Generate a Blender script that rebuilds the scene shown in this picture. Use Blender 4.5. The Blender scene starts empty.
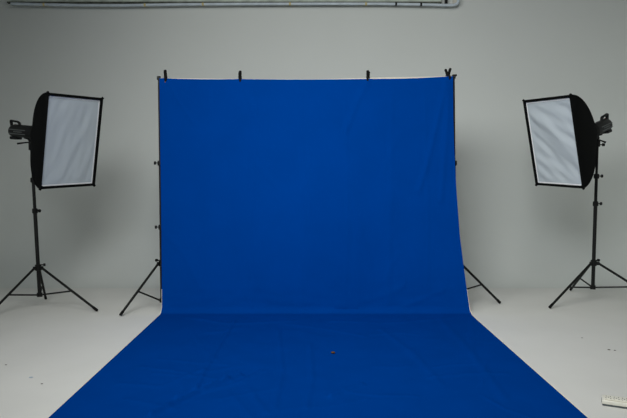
import bpy, bmesh, math, random
from mathutils import Vector, Matrix, noise
random.seed(4)
C = bpy.context.scene.collection
PI = math.pi

# ------------------------------------------------------------------ camera
F_PX, CX, CY, CAM_Z = 600.0, 313.5, 209.0, 1.33
TH = math.atan(32 / 600)
cam = bpy.data.objects.new('camera', bpy.data.cameras.new('camera'))
C.objects.link(cam)
cam.location = (0, 0, CAM_Z)
cam.rotation_euler = (PI / 2 - TH, 0, 0)
cam.data.sensor_width = 36
cam.data.lens = 36 * F_PX / 627
bpy.context.scene.camera = cam

def depth(Y, z):
    return Y * math.cos(TH) - (z - CAM_Z) * math.sin(TH)
def row(Y, z):                        # picture row of a world point
    return CY - F_PX * (Y * math.sin(TH) + (z - CAM_Z) * math.cos(TH)) / depth(Y, z)
def xat(px, Y, z):                    # world x seen in column px at (Y, z)
    return (px - CX) / F_PX * depth(Y, z)
def zat(py, Y):
    k = (CY - py) / F_PX
    c, s = math.cos(TH), math.sin(TH)
    return CAM_Z + Y * (k * c - s) / (c + k * s)
def floor_at(px, py):
    k = (CY - py) / F_PX
    c, s = math.cos(TH), math.sin(TH)
    Y = -CAM_Z * (c + k * s) / (k * c - s)
    return Vector((xat(px, Y, 0), Y, 0))

# ------------------------------------------------------------------ materials
def mat(name, col, rough=0.6, metal=0.0, spec=0.3, var=0.0, scale=6.0, bump=0.0, bscale=80.0, sheen=0.0):
    m = bpy.data.materials.new(name)
    m.use_nodes = True
    nt = m.node_tree
    b = nt.nodes['Principled BSDF']
    b.inputs['Base Color'].default_value = (*col, 1)
    b.inputs['Roughness'].default_value = rough
    b.inputs['Metallic'].default_value = metal
    b.inputs['Specular IOR Level'].default_value = spec
    b.inputs['Sheen Weight'].default_value = sheen
    tc = nt.nodes.new('ShaderNodeTexCoord')
    if var > 0:
        n = nt.nodes.new('ShaderNodeTexNoise')
        n.inputs['Scale'].default_value = scale
        n.inputs['Detail'].default_value = 5
        nt.links.new(tc.outputs['Object'], n.inputs['Vector'])
        r = nt.nodes.new('ShaderNodeMapRange')
        r.inputs['From Min'].default_value = 0.3
        r.inputs['From Max'].default_value = 0.7
        r.inputs['To Min'].default_value = 1 - var
        r.inputs['To Max'].default_value = 1 + var
        nt.links.new(n.outputs['Fac'], r.inputs['Value'])
        mx = nt.nodes.new('ShaderNodeVectorMath')
        mx.operation = 'SCALE'
        mx.inputs[0].default_value = col
        nt.links.new(r.outputs['Result'], mx.inputs['Scale'])
        nt.links.new(mx.outputs['Vector'], b.inputs['Base Color'])
    if bump > 0:
        n2 = nt.nodes.new('ShaderNodeTexNoise')
        n2.inputs['Scale'].default_value = bscale
        n2.inputs['Detail'].default_value = 4
        nt.links.new(tc.outputs['Object'], n2.inputs['Vector'])
        bp = nt.nodes.new('ShaderNodeBump')
        bp.inputs['Strength'].default_value = bump
        bp.inputs['Distance'].default_value = 0.01
        nt.links.new(n2.outputs['Fac'], bp.inputs['Height'])
        nt.links.new(bp.outputs['Normal'], b.inputs['Normal'])
    return m

M_WALL = mat('wall_paint', (0.66, 0.69, 0.665), 0.9, spec=0.1, var=0.012, scale=1.3, bump=0.05, bscale=30)
M_FLOOR = mat('floor_paint', (0.70, 0.705, 0.675), 0.85, spec=0.12, var=0.02, scale=2.2, bump=0.04, bscale=18)
M_CLOTH = mat('blue_muslin', (0.0, 0.0425, 0.256), 0.95, spec=0.0, var=0.03, scale=3.0, bump=0.22, bscale=11)
M_EDGE_HALO = mat('pale_edge_halo', (0.80, 0.76, 0.64), 0.9, spec=0.1)  # cream tone of the sharpening halo copied along the cloth edges
M_BLACK = mat('black_metal', (0.006, 0.0065, 0.006), 0.5, spec=0.25)
M_RUBBER = mat('black_rubber', (0.008, 0.008, 0.008), 0.8, spec=0.1)
M_FABRIC = mat('black_nylon', (0.004, 0.0045, 0.0045), 0.85, spec=0.08, bump=0.1, bscale=12)
M_FLASH = mat('black_flash_plastic', (0.009, 0.0095, 0.0095), 0.45, spec=0.3)
M_STRIPE = mat('grey_printing', (0.12, 0.13, 0.13), 0.6)
M_RED = mat('red_button', (0.25, 0.02, 0.02), 0.5)
M_DIFF = mat('white_diffuser_cloth', (0.53, 0.59, 0.63), 0.9, spec=0.05, sheen=0.0)
M_DIFFEDGE = mat('diffuser_seam', (0.95, 0.97, 0.98), 0.9, spec=0.05)
M_ORANGE = mat('orange_pad', (0.16, 0.05, 0.012), 0.6)
M_ALU = mat('brushed_aluminium', (0.62, 0.60, 0.53), 0.5, metal=0.0)
M_PIPE = mat('grey_pipe', (0.58, 0.66, 0.72), 0.45, spec=0.4, var=0.12, scale=9)
M_TIE = mat('yellowed_tie', (0.62, 0.52, 0.25), 0.6)
M_BOARD = mat('grey_green_board', (0.50, 0.56, 0.50), 0.8, var=0.25, scale=8)
M_STRIP = mat('white_plastic', (0.80, 0.79, 0.70), 0.45, spec=0.4)
M_STRIPBASE = mat('strip_base_grey', (0.10, 0.12, 0.13), 0.6)
M_HOLE = mat('socket_hole', (0.16, 0.16, 0.13), 0.8)
M_SPECK = mat('dark_dirt', (0.10, 0.085, 0.07), 0.9)
M_BROWN = mat('brown_leaf', (0.10, 0.045, 0.008), 0.8)
M_BLUEBIT = mat('pale_blue_scrap', (0.36, 0.45, 0.55), 0.8)

# ------------------------------------------------------------------ helpers
def obj(name, bm, m, parent=None, smooth=False):
    me = bpy.data.meshes.new(name)
    bmesh.ops.recalc_face_normals(bm, faces=bm.faces)
    bm.to_mesh(me)
    bm.free()
    me.materials.append(m)
    if smooth:
        for p in me.polygons:
            p.use_smooth = True
        try:
            me.set_sharp_from_angle(angle=math.radians(40))
        except Exception:
            pass
    o = bpy.data.objects.new(name, me)
    C.objects.link(o)
    if parent:
        o.parent = parent
    return o
def tag(o, label=None, cat=None, group=None, kind=None):
    if label: o['label'] = label
    if cat: o['category'] = cat
    if group: o['group'] = group
    if kind: o['kind'] = kind
    return o
def empty(name, loc=(0, 0, 0), rot=(0, 0, 0)):
    o = bpy.data.objects.new(name, None)
    C.objects.link(o)
    o.location = loc
    o.rotation_euler = rot
    o.empty_display_size = 0.1
    return o
def tube(bm, pts, r, seg=12, caps=True):
    """pts: points, r: radius or list of radii"""
    pts = [Vector(p) for p in pts]
    n = len(pts)
    rs = r if isinstance(r, (list, tuple)) else [r] * n
    rings = []
    prev = None
    for i, p in enumerate(pts):
        a = pts[max(i - 1, 0)]; b = pts[min(i + 1, n - 1)]
        t = (b - a)
        if t.length < 1e-9:
            t = Vector((0, 0, 1))
        t.normalize()
        if prev is None:
            up = Vector((0, 0, 1)) if abs(t.z) < 0.9 else Vector((1, 0, 0))
            u = t.cross(up).normalized()
        else:
            u = (prev - t * prev.dot(t)).normalized()
        prev = u
        v = t.cross(u)
        rings.append([bm.verts.new(p + (u * math.cos(2 * PI * k / seg) + v * math.sin(2 * PI * k / seg)) * rs[i]) for k in range(seg)])
    for i in range(n - 1):
        for k in range(seg):
            bm.faces.new((rings[i][k], rings[i][(k + 1) % seg], rings[i + 1][(k + 1) % seg], rings[i + 1][k]))
    if caps:
        bm.faces.new(list(reversed(rings[0])))
        bm.faces.new(rings[-1])
    return bm
def box(bm, c, s, M=None, bev=0.0):
    r = bmesh.ops.create_cube(bm, size=1)
    vs = r['verts']
    bmesh.ops.scale(bm, vec=s, verts=vs)
    if bev > 0:
        es = list({e for v in vs for e in v.link_edges})
        q = bmesh.ops.bevel(bm, geom=es, offset=bev, segments=3, affect='EDGES', profile=0.5)
        vs = list({v for f in q['faces'] for v in f.verts} | {v for v in vs if v.is_valid})
    bmesh.ops.translate(bm, vec=c, verts=vs)
    if M is not None:
        bmesh.ops.transform(bm, matrix=M, verts=vs)
    return bm
def B(): return bmesh.new()

# ------------------------------------------------------------------ the setting
WX, WY, RC, RV, WH = 4.6, 7.9, 0.78, 0.6, 4.1
bm = B()
NX, NY = 30, 30
X0, X1, Y0, Y1 = -WX, WX, -2.5, WY
vs = [[bm.verts.new((X0 + (X1 - X0) * i / NX, Y0 + (Y1 - Y0) * j / NY, 0)) for i in range(NX + 1)] for j in range(NY + 1)]
for j in range(NY):
    for i in range(NX):
        bm.faces.new((vs[j][i], vs[j][i + 1], vs[j + 1][i + 1], vs[j + 1][i]))
tag(obj('floor', bm, M_FLOOR), kind='structure')

prof = [(RC * (1 - math.sin(a)), RC * (1 - math.cos(a))) for a in [PI / 2 * k / 14 for k in range(15)]]
prof = [(d, z + 0.0005) for d, z in prof] + [(0, 1.2), (0, 2.4), (0, WH)]
def sweep(name, plan):                # plan: (x, y, inward normal)
    bm = B()
    rows = [[bm.verts.new((x + nx * d, y + ny * d, z)) for d, z in prof] for x, y, nx, ny in plan]
    for a, b in zip(rows, rows[1:]):
        for k in range(len(prof) - 1):
            bm.faces.new((a[k], b[k], b[k + 1], a[k + 1]))
    return tag(obj(name, bm, M_WALL, smooth=True), kind='structure')
plan = []
for k in range(13):
    a = PI / 2 * k / 12
    plan.append((-WX + RV * (1 - math.cos(a)), WY - RV * (1 - math.sin(a)), math.cos(a), -math.sin(a)))
plan += [(x, WY, 0, -1) for x in (-2, 0, 2)]
for k in range(13):
    a = PI / 2 * (12 - k) / 12
    plan.append((WX - RV * (1 - math.cos(a)), WY - RV * (1 - math.sin(a)), -math.cos(a), -math.sin(a)))
sweep('wall_back', plan)
sweep('wall_left', [(-WX, -2.5, 1, 0), (-WX, 2, 1, 0), (-WX, WY - RV, 1, 0)])
sweep('wall_right', [(WX, WY - RV, -1, 0), (WX, 2, -1, 0), (WX, -2.5, -1, 0)])

# board and pipe near the top of the back wall
YB = WY - 0.035
zb = zat(2.4, YB)
xa, xb = xat(8, YB, zb), xat(441, YB, zb)
tb = empty('mounted_board', ((xa + xb) / 2, YB, zb))
tag(tb, 'long pale grey-green board fixed high on the back wall above the pipe', 'board')
bm = B(); box(bm, (0, 0, 0.09), (xb - xa, 0.06, 0.18), bev=0.004); obj('panel', bm, M_BOARD, tb)
bm = B(); box(bm, (0, -0.006, -0.006), (xb - xa, 0.05, 0.016)); obj('lower_edge', bm, mat('dark_gap', (0.10, 0.11, 0.09), 0.9, var=0.5, scale=20), tb)

YP = WY - 0.085
def pp(px, py, Y=YP):
    z = zat(py, Y); return Vector((xat(px, Y, z), Y, z))
pipe_px = [(11, 3.6), (40, 4.4), (80, 5.2), (125, 5.3), (180, 4.4), (240, 4.0), (320, 3.8), (380, 3.8), (420, 4.4), (448, 5.2), (454, 5.0), (457.3, 3.4), (458.2, 1.5), (458.4, -3), (458.4, -12)]
pts = [pp(*p) for p in pipe_px]
base = pts[6].copy()
tp = empty('wall_pipe', base)
tag(tp, 'thin grey pipe along the top of the back wall, bent upward at its right end', 'pipe')
bm = B(); tube(bm, [p - base for p in pts], 0.0175, 12); obj('pipe_run', bm, M_PIPE, tp, True)
for px in (44, 145, 203, 290, 366, 396, 421):
    k = max(i for i in range(len(pipe_px)) if pipe_px[i][0] <= px)
    t = (px - pipe_px[k][0]) / (pipe_px[k + 1][0] - pipe_px[k][0])
    c = pts[k].lerp(pts[k + 1], t) - base
    bm = B(); tube(bm, [c - Vector((0.012, 0, 0)), c + Vector((0.012, 0, 0))], 0.0205, 14)
    box(bm, (c.x, c.y + 0.045, c.z + 0.012), (0.02, 0.075, 0.02))
    obj('cable_tie', bm, M_TIE if px not in (396, 421) else M_BLACK, tp)
c = pp(447, 1.2) - base
bm = B(); box(bm, (c.x, c.y + 0.06, c.z), (0.03, 0.05, 0.09)); obj('wall_bracket', bm, M_BLACK, tp)
c = pp(456, 1.5) - base
bm = B(); box(bm, (c.x, c.y + 0.06, c.z + 0.01), (0.05, 0.04, 0.05)); obj('wall_bracket', bm, M_ALU, tp)

# ------------------------------------------------------------------ blue backdrop
YT = 6.08
fold = floor_at(313, 314).y            # where the hanging cloth meets the floor
ztop = zat(78.6, YT)
def interp(tab, x):
    if x <= tab[0][0]:
        a, b = tab[0], tab[1]
        if x < tab[0][0]: return a[1]
    for a, b in zip(tab, tab[1:]):
        if x <= b[0]:
            return a[1] + (b[1] - a[1]) * (x - a[0]) / (b[0] - a[0])
    a, b = tab[-2], tab[-1]
    return a[1] + (b[1] - a[1]) * (x - a[0]) / (b[0] - a[0])
LEFT = [(60, 159.2), (79, 159.5), (150, 160.3), (230, 161.4), (300, 162.0), (309, 161.8), (314, 160.5), (319, 155.2), (418, 48)]
RIGHT = [(60, 452.6), (79, 452.8), (120, 453.2), (150, 454.2), (190, 456.3), (235, 459.6), (270, 464.0), (300, 468.2), (310, 469.8), (315, 471.8), (320, 477.2), (418, 588)]
path = []                              # (Y, z, nY, nz) down the hanging part and out along the floor
NH = 150
RF = 0.05
for i in range(NH):
    t = i / NH
    z = ztop + (RF - ztop) * t
    Y = YT - 0.02 + (fold + 0.06 - YT) * (t ** 2.2)
    path.append((Y, z))
y_end = path[-1][0]
for k in range(8):
    a = PI / 2 * (k + 1) / 8
    path.append((fold + 0.04 - RF * math.sin(a) * 1.0 + 0.0, 0.006 + (RF - 0.006) * (1 - math.sin(a))))
NF = 210
YF = 2.7
yf0 = path[-1][0]
for i in range(1, NF + 1):
    path.append((yf0 + (YF - yf0) * i / NF, 0.006))
floor_creases = []
def fc(pts, amp, wid):
    floor_creases.append(([floor_at(*p) for p in pts], amp * 2.0, wid))
fc([(234, 322), (226, 336), (216, 352), (203, 374), (196, 392)], 0.005, 0.018)
fc([(150, 417), (178, 404), (205, 391), (240, 377)], 0.014, 0.018)
fc([(176, 398), (200, 388), (226, 382)], 0.009, 0.016)
fc([(205, 393), (240, 384), (262, 372)], 0.006, 0.02)
fc([(330, 398), (345, 392), (362, 386)], 0.010, 0.018)
fc([(278, 330), (282, 372), (274, 410)], 0.003, 0.02)
fc([(310, 345), (312, 380), (306, 410)], 0.003, 0.02)
fc([(120, 385), (160, 388), (200, 372)], 0.003, 0.025)
fc([(380, 330), (410, 352), (440, 384)], 0.003, 0.03)
fc([(440, 320), (470, 352), (505, 400)], 0.003, 0.03)
fc([(186, 318), (230, 325), (290, 322)], 0.004, 0.03)
fc([(330, 322), (390, 324), (450, 319)], 0.003, 0.03)
for i in range(26):
    x, y = random.uniform(130, 520), random.uniform(322, 412)
    a = random.uniform(-0.5, 0.5) if random.random() < .6 else random.uniform(0.8, 1.8)
    l = random.uniform(14, 46)
    fc([(x - l * math.cos(a), y - l * .4 * math.sin(a)), (x + random.uniform(-4, 4), y + random.uniform(-2, 2)), (x + l * math.cos(a), y + l * .4 * math.sin(a))], random.uniform(0.001, 0.003), random.uniform(0.012, 0.03))
def seg_d(px, py, a, b):
    dx, dy = b[0] - a[0], b[1] - a[1]
    L = dx * dx + dy * dy
    t = max(0, min(1, ((px - a[0]) * dx + (py - a[1]) * dy) / L))
    return math.hypot(px - a[0] - t * dx, py - a[1] - t * dy)
# creases of the hanging part in (x, z)
hang_creases = []
def hc(p, amp, wid):
    q = []
    for px, py in p:
        z = zat(py, YT - 0.05); q.append((xat(px, YT - 0.05, z), z))
    hang_creases.append((q, amp * 1.1, wid))
hc([(167, 82), (180, 104), (193, 122)], 0.004, 0.018)
hc([(240, 80), (252, 104), (262, 130)], 0.004, 0.03)
hc([(368, 80), (356, 104), (346, 130)], 0.006, 0.03)
hc([(447, 82), (440, 112), (428, 160), (418, 190)], 0.007, 0.030)
hc([(449, 90), (446, 140), (440, 200)], 0.006, 0.03)
hc([(392, 92), (390, 200), (386, 300)], 0.003, 0.03)
hc([(300, 92), (304, 200), (300, 306)], 0.0025, 0.03)
hc([(170, 236), (186, 252), (204, 284)], 0.003, 0.03)
hc([(354, 300), (392, 288), (432, 262)], 0.004, 0.03)
hc([(392, 306), (430, 290), (456, 282)], 0.004, 0.02)
for px in (208, 255, 345, 425):
    hc([(px, 90), (px + 2, 200), (px - 1, 306)], 0.0018, 0.02)
for i in range(16):
    x, y = random.uniform(180, 440), random.uniform(120, 300)
    a = random.uniform(0.9, 2.2); l = random.uniform(12, 34)
    hc([(x - l * math.cos(a), y - l * math.sin(a)), (x, y), (x + l * math.cos(a) + 3, y + l * math.sin(a))], random.uniform(0.001, 0.0025), random.uniform(0.02, 0.04))
CLIPS = [165.5, 240, 368, 448]
NU = 300
grid = []
bm = B()
for j, (Y, z) in enumerate(path):
    py = row(Y, z)
    xl, xr = xat(interp(LEFT, py), Y, z), xat(interp(RIGHT, py), Y, z)
    line = []
    for i in range(NU + 1):
        u = i / NU
        x = xl + (xr - xl) * u
        if j < NH:
            t = j / NH
            w = 0.010 * noise.noise(Vector((x * 1.6, z * 0.5, 3))) + 0.004 * noise.noise(Vector((x * 5, z * 1.2, 9)))
            w *= min(1, t * 5)
            w += .075 * math.exp(-((x - .05) / .8) ** 2) * math.sin(PI * t) * min(1, min(u, 1 - u) * 8)
            for q, amp, wid in hang_creases:
                d = min(seg_d(x, z, q[k], q[k + 1]) for k in range(len(q) - 1)) if abs(x - q[0][0]) < 0.5 else 9
                if d < 3 * wid:
                    w += amp * math.exp(-(d / wid) ** 2)
            if t > .85: w += 0.006 * noise.noise(Vector((x * 6, z * 14, 5))) * (t - .85) / .15
            # sag between the clamps, tilt up to the right
            px = interp([(0, 0), (1, 1)], 0) if False else CX + x / depth(Y, z) * F_PX
            base_s = interp([(160, 0.0), (240, -0.008), (368, -0.006), (410, 0.004), (455, 0.020)], px)
            cl = [159] + CLIPS + [453]
            sg = 0
            for a, b in zip(cl, cl[1:]):
                if a <= px <= b and b - a > 30:
                    s_ = (px - a) / (b - a); sg = -0.006 * 4 * s_ * (1 - s_)
            dz = (base_s + sg) * (1 - t) ** 3
            line.append(bm.verts.new((x, Y - w - 0.004, z + dz)))
        else:
            h = 0
            v = min(1, (j - NH) / 25)
            h += max(0, 0.003 * noise.noise(Vector((x * 2.2, Y * 2.2, 1))) + 0.005 * noise.noise(Vector((x * 6, Y * 5, 2))) + 0.001)
            for q, amp, wid in floor_creases:
                if Y > max(p.y for p in q) + .1 or Y < min(p.y for p in q) - .1: continue
                d = min(seg_d(x, Y, q[k], q[k + 1]) for k in range(len(q) - 1))
                if d < 3 * wid:
                    h += amp * math.exp(-(d / wid) ** 2)
            edge = min(1, min(u, 1 - u) * 40)
            line.append(bm.verts.new((x, Y, z + h * v * edge)))
    grid.append(line)
for a, b in zip(grid, grid[1:]):
    for i in range(NU):
        bm.faces.new((a[i], b[i], b[i + 1], a[i + 1]))
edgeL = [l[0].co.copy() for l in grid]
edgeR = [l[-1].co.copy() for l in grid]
bd = obj('backdrop_cloth', bm, M_CLOTH, smooth=True)
for p in bd.data.polygons: p.use_smooth = True
tag(bd, 'large royal blue muslin backdrop hanging from the stand and sweeping across the floor', 'backdrop')
for edge, s in ((edgeL, -1), (edgeR, 1)):  # added pale strip imitating a sharpening halo, not sewn to the cloth
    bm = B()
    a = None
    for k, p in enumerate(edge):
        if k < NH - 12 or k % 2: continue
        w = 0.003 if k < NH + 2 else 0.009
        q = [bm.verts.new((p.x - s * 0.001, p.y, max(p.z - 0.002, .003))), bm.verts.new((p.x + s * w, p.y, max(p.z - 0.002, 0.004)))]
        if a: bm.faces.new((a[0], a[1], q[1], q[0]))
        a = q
    obj('halo_strip', bm, M_EDGE_HALO, bd)['label'] = 'thin pale halo line added along the cloth edge'

# ------------------------------------------------------------------ tripods
def tripod(root, base, top, feet, hub_z, low_z, r_pole, collars, knob_dir=1, braces=True):
    """base/top: world xyz of the pole axis; parts are laid out in root space (root at base)"""
    o = Vector(root.location) if root.parent is None and root.name != 'x' else Vector((0, 0, 0))
    base, top = Vector(base), Vector(top)
    ax = lambda z: base.lerp(top, (z - base.z) / (top.z - base.z))
    secs = [low_z] + collars + [top.z]
    bm = B()
    rr = r_pole
    for k, (a, b) in enumerate(zip(secs, secs[1:])):
        tube(bm, [ax(a) - o, ax(b) - o], rr - 0.003 * k, 14)
    yield_parts = [('pole', bm, M_BLACK)]
    for k, cz in enumerate(collars):
        bm = B()
        c = ax(cz) - o
        tube(bm, [c - Vector((0, 0, .028)), c - Vector((0, 0, .022)), c + Vector((0, 0, .018)), c + Vector((0, 0, .024))], [rr + .002, rr + .009, rr + .009, rr + .002], 14)
        yield_parts.append(('collar', bm, M_BLACK))
        bm = B()
        d = Vector((knob_dir, -0.25, 0)).normalized()
        tube(bm, [c + d * rr, c + d * (rr + .022), c + d * (rr + .022), c + d * (rr + .027), c + d * (rr + .042), c + d * (rr + .045)],
             [.005, .005, .014, .017, .017, .013], 12)
        yield_parts.append(('knob', bm, M_BLACK))
    hub = ax(hub_z) - o
    bm = B(); tube(bm, [hub - Vector((0, 0, .03)), hub - Vector((0, 0, .025)), hub + Vector((0, 0, .03)), hub + Vector((0, 0, .036))], [rr + .003, rr + .012, rr + .012, rr + .003], 16)
    low = ax(low_z) - o
    for f in feet:
        d = (Vector(f) - base); d.z = 0; d.normalize()
        box(bm, (0, 0, 0), (0.02, 0.05, 0.035), Matrix.Translation(hub + d * (rr + .014)) @ Matrix.Rotation(math.atan2(d.y, d.x) - PI / 2, 4, 'Z'))
    yield_parts.append(('leg_hub', bm, M_BLACK))
    bm = B(); tube(bm, [low - Vector((0, 0, .02)), low + Vector((0, 0, .02))], rr + .009, 14)
    yield_parts.append(('lower_collar', bm, M_BLACK))
    bm = B()
    d = Vector((knob_dir * .8, .2, 0)).normalized(); c = hub + Vector((0, 0, .03))
    tube(bm, [c + d * rr, c + d * (rr + .03), c + d * (rr + .031), c + d * (rr + .05)], [.006, .006, .015, .014], 10)
    yield_parts.append(('knob', bm, M_BLACK))
    for name, bm, m in yield_parts:
        obj(name, bm, m, root, True)
    for f in feet:
        f = Vector(f)
        d = (f - base); d.z = 0; d.normalize()
        a = hub + d * (rr + .03)
        e = f - o + Vector((0, 0, 0.014))
        bm = B(); tube(bm, [a, a.lerp(e, .95)], .0125, 10)
        lg = obj('leg', bm, M_BLACK, root, True)
        bm = B(); tube(bm, [a.lerp(e, .93), e], [.0145, .0145], 10)
        obj('rubber_foot', bm, M_RUBBER, lg, True)
        if braces:
            bm = B(); tube(bm, [low + d * rr, a.lerp(e, .55)], .0085, 8)
            obj('brace', bm, M_BLACK, root, True)

# left light stand
bl = Vector((-2.80, 6.09, 0))
ls = empty('light_stand', bl)
tag(ls, 'black tripod light stand to the left of the blue backdrop, under the left softbox', 'light stand', None)
fR = floor_at(97.2, 311.8); fB = floor_at(45.8, 299.8); fL = floor_at(-15, 320)
tripod(ls, bl, (-2.90, 6.19, 1.66), [fR, fB, fL], 0.40, 0.125, 0.019, [zat(211, 6.1), 1.30], 1)
# right light stand
br = Vector((2.985, 6.36, 0))
rs = empty('light_stand', br)
tag(rs, 'black tripod light stand to the right of the blue backdrop, under the right softbox', 'light stand', None)
fF = floor_at(549.5, 308.8); fB2 = floor_at(570.5, 290.8); fR2 = floor_at(668, 308)
tripod(rs, br, (2.955, 6.27, 1.70), [fF, fB2, fR2], 0.415, 0.155, 0.019, [zat(203.5, 6.33), 1.34], 1)

# backdrop stand: two uprights and a crossbar, one thing
st = empty('backdrop_stand', (0, 6.1, 0))
tag(st, 'black backdrop stand with two tripod uprights holding up the blue cloth', 'stand')
o0 = Vector((0, 6.1, 0))
def upright(xb_, yb_, xt_, zt_, feet, collars, kd, hubz, lowz):
    u = empty('upright', (0, 0, 0)); u.parent = st
    base = Vector((xb_, yb_, 0)) - o0; top = Vector((xt_, YT + .012, zt_)) - o0
    tripod(u, base, top, [Vector(f) - o0 for f in feet], hubz, lowz, 0.0165, collars, kd)
    bm = B(); box(bm, tuple(top + Vector((0, 0, -.012))), (0.034, 0.042, 0.038), bev=.006)
    tube(bm, [top + Vector((0, .02, -.01)), top + Vector((0, .045, -.01)), top + Vector((0, .046, -.01)), top + Vector((0, .062, -.01))], [.008, .008, .014, .012], 10)
    if top.x > 0: tube(bm, [top + Vector((-.01, 0, .0)), top + Vector((.03, 0, .004))], [.012, .010], 10)
    obj('bar_clamp', bm, M_BLACK, u)
# left upright, feet on the floor round it
zl = ztop + 0.018; zr = ztop + 0.032
xL = xat(158.6, YT, zl); xLb = xat(161.3, 6.1, 0.4)
f1 = floor_at(120.3, 316.5)
def others(c, f):
    v = f - c
    return [c + Matrix.Rotation(a, 3, 'Z') @ v for a in (2 * PI / 3, -2 * PI / 3)]
cL = Vector((xLb, 6.11, 0))
g = others(cL, f1)
g[0] = cL + (g[0] - cL) * .9
upright(xLb, 6.11, xL, zl, [f1, cL + Vector((.45, -.02, 0)), cL + Vector((-.02, .52, 0))], [zat(227, 6.1), zat(163, 6.1)], -1, zat(263.5, 6.1), zat(300.5, 6.1))
f2 = floor_at(500, 304)
xR = xat(454.0, YT, zr)
cR = Vector((xat(456, 6.13, .4), 6.13, 0))
upright(cR.x, 6.13, xR, zr, [f2, cR + Vector((-.45, -.03, 0)), cR + Vector((-.05, .5, 0))], [zat(225, 6.13), zat(163, 6.13)], -1, zat(262, 6.13), zat(292, 6.13))
bm = B()
bar = [Vector((xL, YT + .012, zl - .023)) - o0, Vector((0, YT + .012, ztop - .018)) - o0, Vector((xR, YT + .012, zr)) - o0]
tube(bm, [bar[0], bar[0].lerp(bar[1], .5) - Vector((0, 0, .003)), bar[1], bar[1].lerp(bar[2], .5) - Vector((0, 0, .006)), bar[2] - Vector((0, 0, .019))], 0.0145, 14)
obj('crossbar', bm, M_ALU, st, True)['label'] = 'pale metal crossbar'

# ------------------------------------------------------------------ spring clamps
def clamp(px, label, lean, open_):
    zz = ztop + interp([(160, 0.0), (240, -0.008), (368, -0.006), (410, 0.004), (455, 0.020)], px)
    x = xat(px, YT, zz)
    root = empty('spring_clamp', (x, YT + 0.004, zz + .012))
    tag(root, label, 'clamp', 'spring clamps along the top edge of the cloth')
    root.rotation_euler = (0, lean, open_)
    for s, jn in ((-1, 'jaw'), (1, 'jaw')):
        bm = B()
        # a lever: jaw below the pivot (gripping front/back), handle above
        tube(bm, [(0, s * .026, -.042), (0, s * .031, -.022), (0, s * .014, .006), (0, s * .018, .030), (0, s * .034, .060), (0, s * .037, .070)],
             [.009, .011, .011, .012, .012, .009], 8)
        for v in bm.verts: v.co.x *= 1.25
        j = obj('clamp_lever', bm, M_RUBBER, root, True)
        bm = B(); box(bm, (0, s * .023, -.047), (.026, .013, .020), bev=.003); obj('pad', bm, M_ORANGE, j)['label'] = 'small orange-brown pad'
    bm = B(); tube(bm, [(-.017, 0, .008), (.017, 0, .008)], .014, 12); obj('pivot_spring', bm, M_BLACK, root, True)
clamp(165.5, 'black spring clamp at the left end of the backdrop top, first from the left', -0.06, 0.25)
clamp(240, 'black spring clamp on the backdrop top, second from the left', 0.0, 0.18)
clamp(368, 'black spring clamp on the backdrop top, third from the left', 0.03, -0.22)
clamp(448, 'black spring clamp with V-spread handles at the right end of the backdrop top', 0.0, 0.48)

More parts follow.
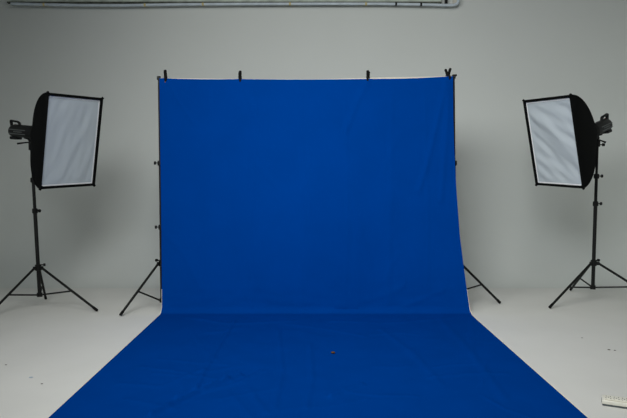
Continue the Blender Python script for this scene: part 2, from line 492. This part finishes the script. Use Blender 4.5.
# ------------------------------------------------------------------ softbox lamps
def softbox(loc, rot, label, side, t_pole, pole_top, D=0.50):
    W, H = 0.65, 0.90
    M = Matrix.LocRotScale(Vector(loc), None, None)
    Rm = Matrix.Rotation(rot[0], 4, 'Z') @ Matrix.Rotation(rot[1], 4, 'X') @ Matrix.Rotation(rot[2], 4, 'Y')
    root = empty('softbox_lamp', loc)
    root.rotation_euler = Rm.to_euler()
    tag(root, label, 'studio light')
    # fabric shell: lofted from the front rectangle to a round rear ring, sides bulging on the bent rods
    NP, NL = 48, 14
    def perim(k, w, h):
        # rectangle perimeter, point k of NP
        q = k / NP * 4
        s, t = int(q), q - int(q)
        c = [(-w, -h), (w, -h), (w, h), (-w, h)]
        a, b = c[s % 4], c[(s + 1) % 4]
        return a[0] + (b[0] - a[0]) * t, a[1] + (b[1] - a[1]) * t
    bm = B(); rings = []
    rr = 0.085
    for j in range(NL + 1):
        t = j / NL
        e = (1 - t ** 1.55)               # bowed outward: stays wide, then closes in
        y = D * t
        ring = []
        for k in range(NP):
            x, z = perim(k, W / 2, H / 2)
            a = math.atan2(z / H, x / W)
            cx, cz = rr * math.cos(a), rr * math.sin(a)
            mx = e
            X = cx + (x - cx) * mx; Z = cz + (z - cz) * mx
            # panels pull inward between the rods
            q = (k / NP * 4) % 1
            pull = 1 - 0.05 * math.sin(PI * q) * math.sin(PI * t)
            ring.append(bm.verts.new((X * pull, y, Z * pull)))
        rings.append(ring)
    for a, b in zip(rings, rings[1:]):
        for k in range(NP):
            bm.faces.new((a[k], a[(k + 1) % NP], b[(k + 1) % NP], b[k]))
    bm.faces.new(rings[-1])
    sh = obj('fabric_shell', bm, M_FABRIC, root, True)
    # front border lip
    bm = B()
    lip = 0.020
    def rect(w, h, y): return [bm.verts.new((sx * w, y, sz * h)) for sx, sz in ((-1, -1), (1, -1), (1, 1), (-1, 1))]
    a = rect(W / 2 + .003, H / 2 + .004, 0.02); b = rect(W / 2 + .003, H / 2 + .004, -0.02)
    near = side
    lx = {near: .004, -near: .026}
    def rect2(y): return [bm.verts.new((sx * (W / 2 - lx[sx]), y, sz * (H / 2 - lip))) for sx, sz in ((-1, -1), (1, -1), (1, 1), (-1, 1))]
    c = rect2(-0.02); d = rect2(0.012)
    for p, q in ((a, b), (b, c), (c, d)):
        for k in range(4): bm.faces.new((p[k], p[(k + 1) % 4], q[(k + 1) % 4], q[k]))
    obj('border', bm, M_FABRIC, root)
    for sx in (-1, 1):
        for sz in (-1, 1):
            bm = B()
            p = Vector((sx * (W / 2), 0, sz * (H / 2)))
            tube(bm, [p - Vector((sx * .02, 0, sz * .02)), p + Vector((sx * .008, -.012, sz * .010))], .013, 8)
            obj('corner_pocket', bm, M_FABRIC, root)
    # rods showing as ridges along the four corners
    for sx in (-1, 1):
        for sz in (-1, 1):
            bm = B(); pts = []
            for j in range(NL + 1):
                t = j / NL; e = 1 - t ** 1.55
                a = math.atan2(sz, sx); cx, cz = rr * math.cos(a), rr * math.sin(a)
                pts.append((cx + (sx * W / 2 - cx) * e, D * t, cz + (sz * H / 2 - cz) * e))
            tube(bm, pts, .006, 6); obj('rod', bm, M_FABRIC, sh, True)
    # diffuser: slightly wrinkled sheet with a brighter seam around it
    bm = B(); n1, n2 = 60, 84
    xl_, xr_ = -(W / 2 - lx[-1]), W / 2 - lx[1]
    h = H / 2 - lip + .001
    g = []
    for j in range(n2 + 1):
        l = []
        for i in range(n1 + 1):
            u, v = i / n1 * 2 - 1, j / n2 * 2 - 1
            x, z = xl_ + (xr_ - xl_) * (u + 1) / 2, v * h
            e = min(1, (1 - abs(u)) * 6) * min(1, (1 - abs(v)) * 6)
            if side < 0:
                q = 0.005 * noise.noise(Vector((x * 5 - z * 2.5, z * 1.2 + x, 1))) + 0.004 * noise.noise(Vector((x * 13 - z * 5, z * 2.5 + x * 4, 4)))
            else:
                q = 0.014 * noise.noise(Vector((x * 1.5 + z * 1.5, z * 5 + x * 4, 2))) + 0.011 * noise.noise(Vector((x * 3 - z * 2, z * 11 + x * 8, 7)))
            l.append(bm.verts.new((x, -0.004 + q * e * 1.3, z)))
        g.append(l)
    for a, b in zip(g, g[1:]):
        for i in range(n1): bm.faces.new((a[i], a[i + 1], b[i + 1], b[i]))
    df = obj('diffuser', bm, M_DIFF, root, True)
    df['label'] = 'off-white translucent front cloth'
    bm = B()
    s = 0.016
    a = [bm.verts.new(((xl_ if sx < 0 else xr_), -.007, sz * h)) for sx, sz in ((-1, -1), (1, -1), (1, 1), (-1, 1))]
    b = [bm.verts.new(((xl_ + (s if side > 0 else s * .3)) if sx < 0 else (xr_ - (s if side < 0 else s * .3)), -.007, sz * (h - s))) for sx, sz in ((-1, -1), (1, -1), (1, 1), (-1, 1))]
    for k in range(4): bm.faces.new((a[k], a[(k + 1) % 4], b[(k + 1) % 4], b[k]))
    obj('seam', bm, M_DIFFEDGE, df)['label'] = 'bright white seam around the front cloth'
    # speed ring
    bm = B(); tube(bm, [(0, D - .02, 0), (0, D + .012, 0), (0, D + .012, 0), (0, D + .035, 0)], [.098, .098, .082, .08], 28); obj('mounting_ring', bm, M_BLACK, root, True)
    # flash head, barrel along local +y
    bm = B()
    L0, L1 = D + .02, D + .36
    R_ = .072
    prof = [(L0, .060), (L0 + .02, .066), (L0 + .05, R_), (L1 - .05, R_), (L1 - .02, .062), (L1 - .004, .052), (L1, .040)]
    tube(bm, [(0, a, 0) for a, r in prof], [r for a, r in prof], 28)
    for v in bm.verts:
        v.co.x *= .92
        if v.co.z < -.045: v.co.z = -.045 - (abs(v.co.z) - .045) * .5
    fh = obj('flash_head', bm, M_FLASH, root, True)
    bm = B(); box(bm, (0, L1 - .06, -.068), (.09, .085, .03), bev=.008); obj('battery_foot', bm, M_FLASH, fh)
    bm = B(); tube(bm, [(0, L1 - .125, .060), (0, L1 - .108, .090), (0, L1 - .085, .100), (0, L1 - .03, .104), (0, L1 + .002, .108), (0, L1 + .006, .094), (0, L1 - .006, .045)], [.008, .009, .010, .010, .010, .009, .008], 10)
    for v in bm.verts: v.co.x *= 2.2
    obj('handle', bm, M_FLASH, fh, True)
    for sx in (-1, 1):
        bm = B()
        xx = sx * .0665
        box(bm, (xx, (L0 + L1) / 2 + .02, .020), (.004, .22, .008))
        box(bm, (xx, (L0 + L1) / 2 + .02, -.022), (.004, .22, .007))
        obj('side_stripe', bm, M_STRIPE, fh)
        bm = B()
        for k in range(7):
            hgt = random.choice((.010, .013))
            box(bm, (xx + sx * .0005, L0 + .13 + k * .017, .0), (.003, .010, hgt))
        obj('side_marking', bm, M_STRIPE, fh)['label'] = 'small grey lettering-like marking'
    bm = B(); tube(bm, [(0, L1 - .05, .068), (0, L1 - .05, .074)], .008, 10); obj('button', bm, M_RED, fh)['label'] = 'small red button'
    Mh = Matrix.Translation((0, D, 0)) @ Matrix.Rotation(.08 if side < 0 else .30, 4, 'Z') @ Matrix.Rotation(-.10 if side < 0 else 0.03, 4, 'X') @ Matrix.Translation((0, -D, 0))
    fh.matrix_local = Mh
    # tilt bracket reaching down to the top of the stand
    inv = Rm.to_3x3().inverted()
    pt = inv @ (Vector(pole_top) - Vector(loc))
    up = inv @ Vector((0, 0, 1))
    hv = Mh @ Vector((0, t_pole, -.058))
    mid = pt + up * .03
    bm = B()
    tube(bm, [pt - up * .055, pt + up * .02], .026, 14)
    tube(bm, [mid, hv.lerp(mid, .5), hv], [.022, .020, .024], 12)
    box(bm, tuple(hv), (.07, .09, .022), bev=.005)
    bk = obj('tilt_bracket', bm, M_BLACK, root, True)
    bm = B()
    kz = pt - up * .035
    kd = inv @ Vector((1, -.2, 0)).normalized()
    tube(bm, [kz + kd * .02, kz + kd * .045, kz + kd * .046, kz + kd * .07], [.006, .006, .017, .015], 10)
    obj('knob', bm, M_BLACK, bk, True)
    bm = B()
    if side < 0:
        d = inv @ Vector((-.97, .2, -.10)).normalized()
        s0 = mid + d * .0
        tube(bm, [s0, s0 + d * .10, s0 + d * .16], [.006, .008, .010], 8)
    else:
        d = inv @ Vector((.8, -.3, -.35)).normalized()
        s0 = mid - up * .01
        tube(bm, [s0, s0 + d * .05, s0 + d * .085], [.006, .008, .011], 8)
    obj('lever', bm, M_BLACK, bk, True)
    return root
softbox((-2.375, 5.923, 1.675), (1.102, .20, -.04), 'rectangular black softbox with white front, flash head pointing left, on the left stand', -1, .61, (-2.90, 6.19, 1.66))
softbox((2.409, 6.06, 1.676), (-1.224, .242, .041), 'rectangular black softbox with wrinkled white front, flash head pointing right, on the right stand', 1, .60, (2.955, 6.27, 1.70))

# ------------------------------------------------------------------ power strip at the lower right
p0 = floor_at(601.8, 405.8)
dr = (floor_at(627, 409.5) - p0).normalized()
ang = math.atan2(dr.y, dr.x)
ps = empty('power_strip', p0, (0, 0, ang))
tag(ps, 'white plastic power strip lying on the white floor near the corner of the cloth', 'power strip')
Lp, Wp = .36, .098
bm = B(); box(bm, (Lp / 2, Wp / 2, .004 + .003), (Lp - .006, Wp - .008, .010), bev=.002); obj('base', bm, M_STRIPBASE, ps)
bm = B(); box(bm, (Lp / 2, Wp / 2, .0235), (Lp, Wp, .025), bev=.006); body = obj('body', bm, M_STRIP, ps, True)
bm = B(); box(bm, (Lp / 2, Wp / 2 + .008, .037), (Lp - .03, Wp - .032, .004), bev=.0015); obj('socket_plate', bm, M_STRIP, ps, True)
for k in range(8):
    cx = .034 + k * .0425; cy = Wp / 2 + .004
    bm = B()
    for dx, dy, w_, l_, a in ((-.009, .010, .004, .011, 0), (.009, .010, .004, .011, 0), (0, -.002, .0045, .010, 0), (-.010, -.014, .0035, .011, .5), (.010, -.014, .0035, .011, -.5)):
        box(bm, (0, 0, 0), (w_ * 1.05, l_ * 1.05, .0012), Matrix.Translation((cx + dx * 1.25, cy + dy * 1.3, .0394)) @ Matrix.Rotation(a, 4, 'Z'))
    obj('socket', bm, M_HOLE, ps)
bm = B(); box(bm, (Lp / 2, .0085, .0365), (Lp - .03, .003, .0012)); obj('seam_line', bm, mat('yellowed_seam', (.52, .47, .33), .7), ps)
bm = B(); tube(bm, [(-.002, Wp / 2, .02), (.004, Wp / 2, .02)], .012, 12); obj('end_hole', bm, M_STRIPBASE, ps)

# ------------------------------------------------------------------ small litter
def flake(name, px, py, size, m, label, cat, z=0.0, group=None, flat=.35):
    p = floor_at(px, py)
    bm = B()
    bmesh.ops.create_icosphere(bm, subdivisions=2, radius=size)
    for v in bm.verts:
        k = 1 + .35 * noise.noise(v.co * (1.5 / size) + Vector((px, py, 0)))
        v.co = Vector((v.co.x * k * 1.3, v.co.y * k, v.co.z * flat))
    mn = min(v.co.z for v in bm.verts)
    for v in bm.verts: v.co.z -= mn
    o = obj(name, bm, m, None, True)
    o.location = (p.x, p.y, z)
    return tag(o, label, cat, group)
flake('dry_leaf_scrap', 333, 354.5, .012, M_BROWN, 'tiny brown scrap lying on the blue cloth', 'scrap', .009, flat=.6)
flake('paper_scrap', 31, 377.5, .011, M_BLUEBIT, 'tiny pale blue scrap on the floor left of the cloth', 'scrap', flat=.15)
gr = 'dark specks of dirt on the white floor'
for px, py, s, lab in ((42, 384, .006, 'small dark speck on the floor just right of the pale blue scrap'),
                       (6, 365, .006, 'small dark speck at the left edge of the floor'),
                       (609, 350, .009, 'larger dark speck on the floor below the right light stand'),
                       (615, 350.5, .007, 'smaller dark speck right beside the larger one'),
                       (582, 338, .006, 'small dark speck between the right light stand and the blue cloth')):
    flake('dirt_speck', px, py, s, M_SPECK, lab, 'speck', 0.0, gr, .3)

# ------------------------------------------------------------------ light
def area(name, loc, target, size, power, col=(1, 1, 1), spread=PI, sy=None):
    L = bpy.data.lights.new(name, 'AREA')
    L.energy = power; L.size = size; L.color = col; L.spread = spread
    if sy: L.shape = 'RECTANGLE'; L.size_y = sy
    o = bpy.data.objects.new(name, L); C.objects.link(o)
    o.location = loc
    o.rotation_euler = (Vector(target) - Vector(loc)).to_track_quat('-Z', 'Y').to_euler()
    return o
area('key_light', (-1.0, 0.2, 3.8), (0.3, 5.6, 1.2), 2.6, 49, (.97, 1, 1), spread=math.radians(86), sy=1.6)
area('side_light', (-3.9, 0.9, 3.7), (1.6, 6.0, 1.5), 1.8, 29, (1, 1, .97), spread=math.radians(82), sy=1.6)
area('top_light', (0.3, 2.5, 4.6), (0.3, 4.5, 0), 2.8, 61, (1, .985, .93), spread=math.radians(145))
w = bpy.data.worlds.new('world')
bpy.context.scene.world = w
w.use_nodes = True
w.node_tree.nodes['Background'].inputs[0].default_value = (0.80, 0.90, 1.0, 1)
w.node_tree.nodes['Background'].inputs[1].default_value = 0.035
vs_ = bpy.context.scene.view_settings
vs_.view_transform = 'Standard'
vs_.look = 'None'
vs_.exposure = 0
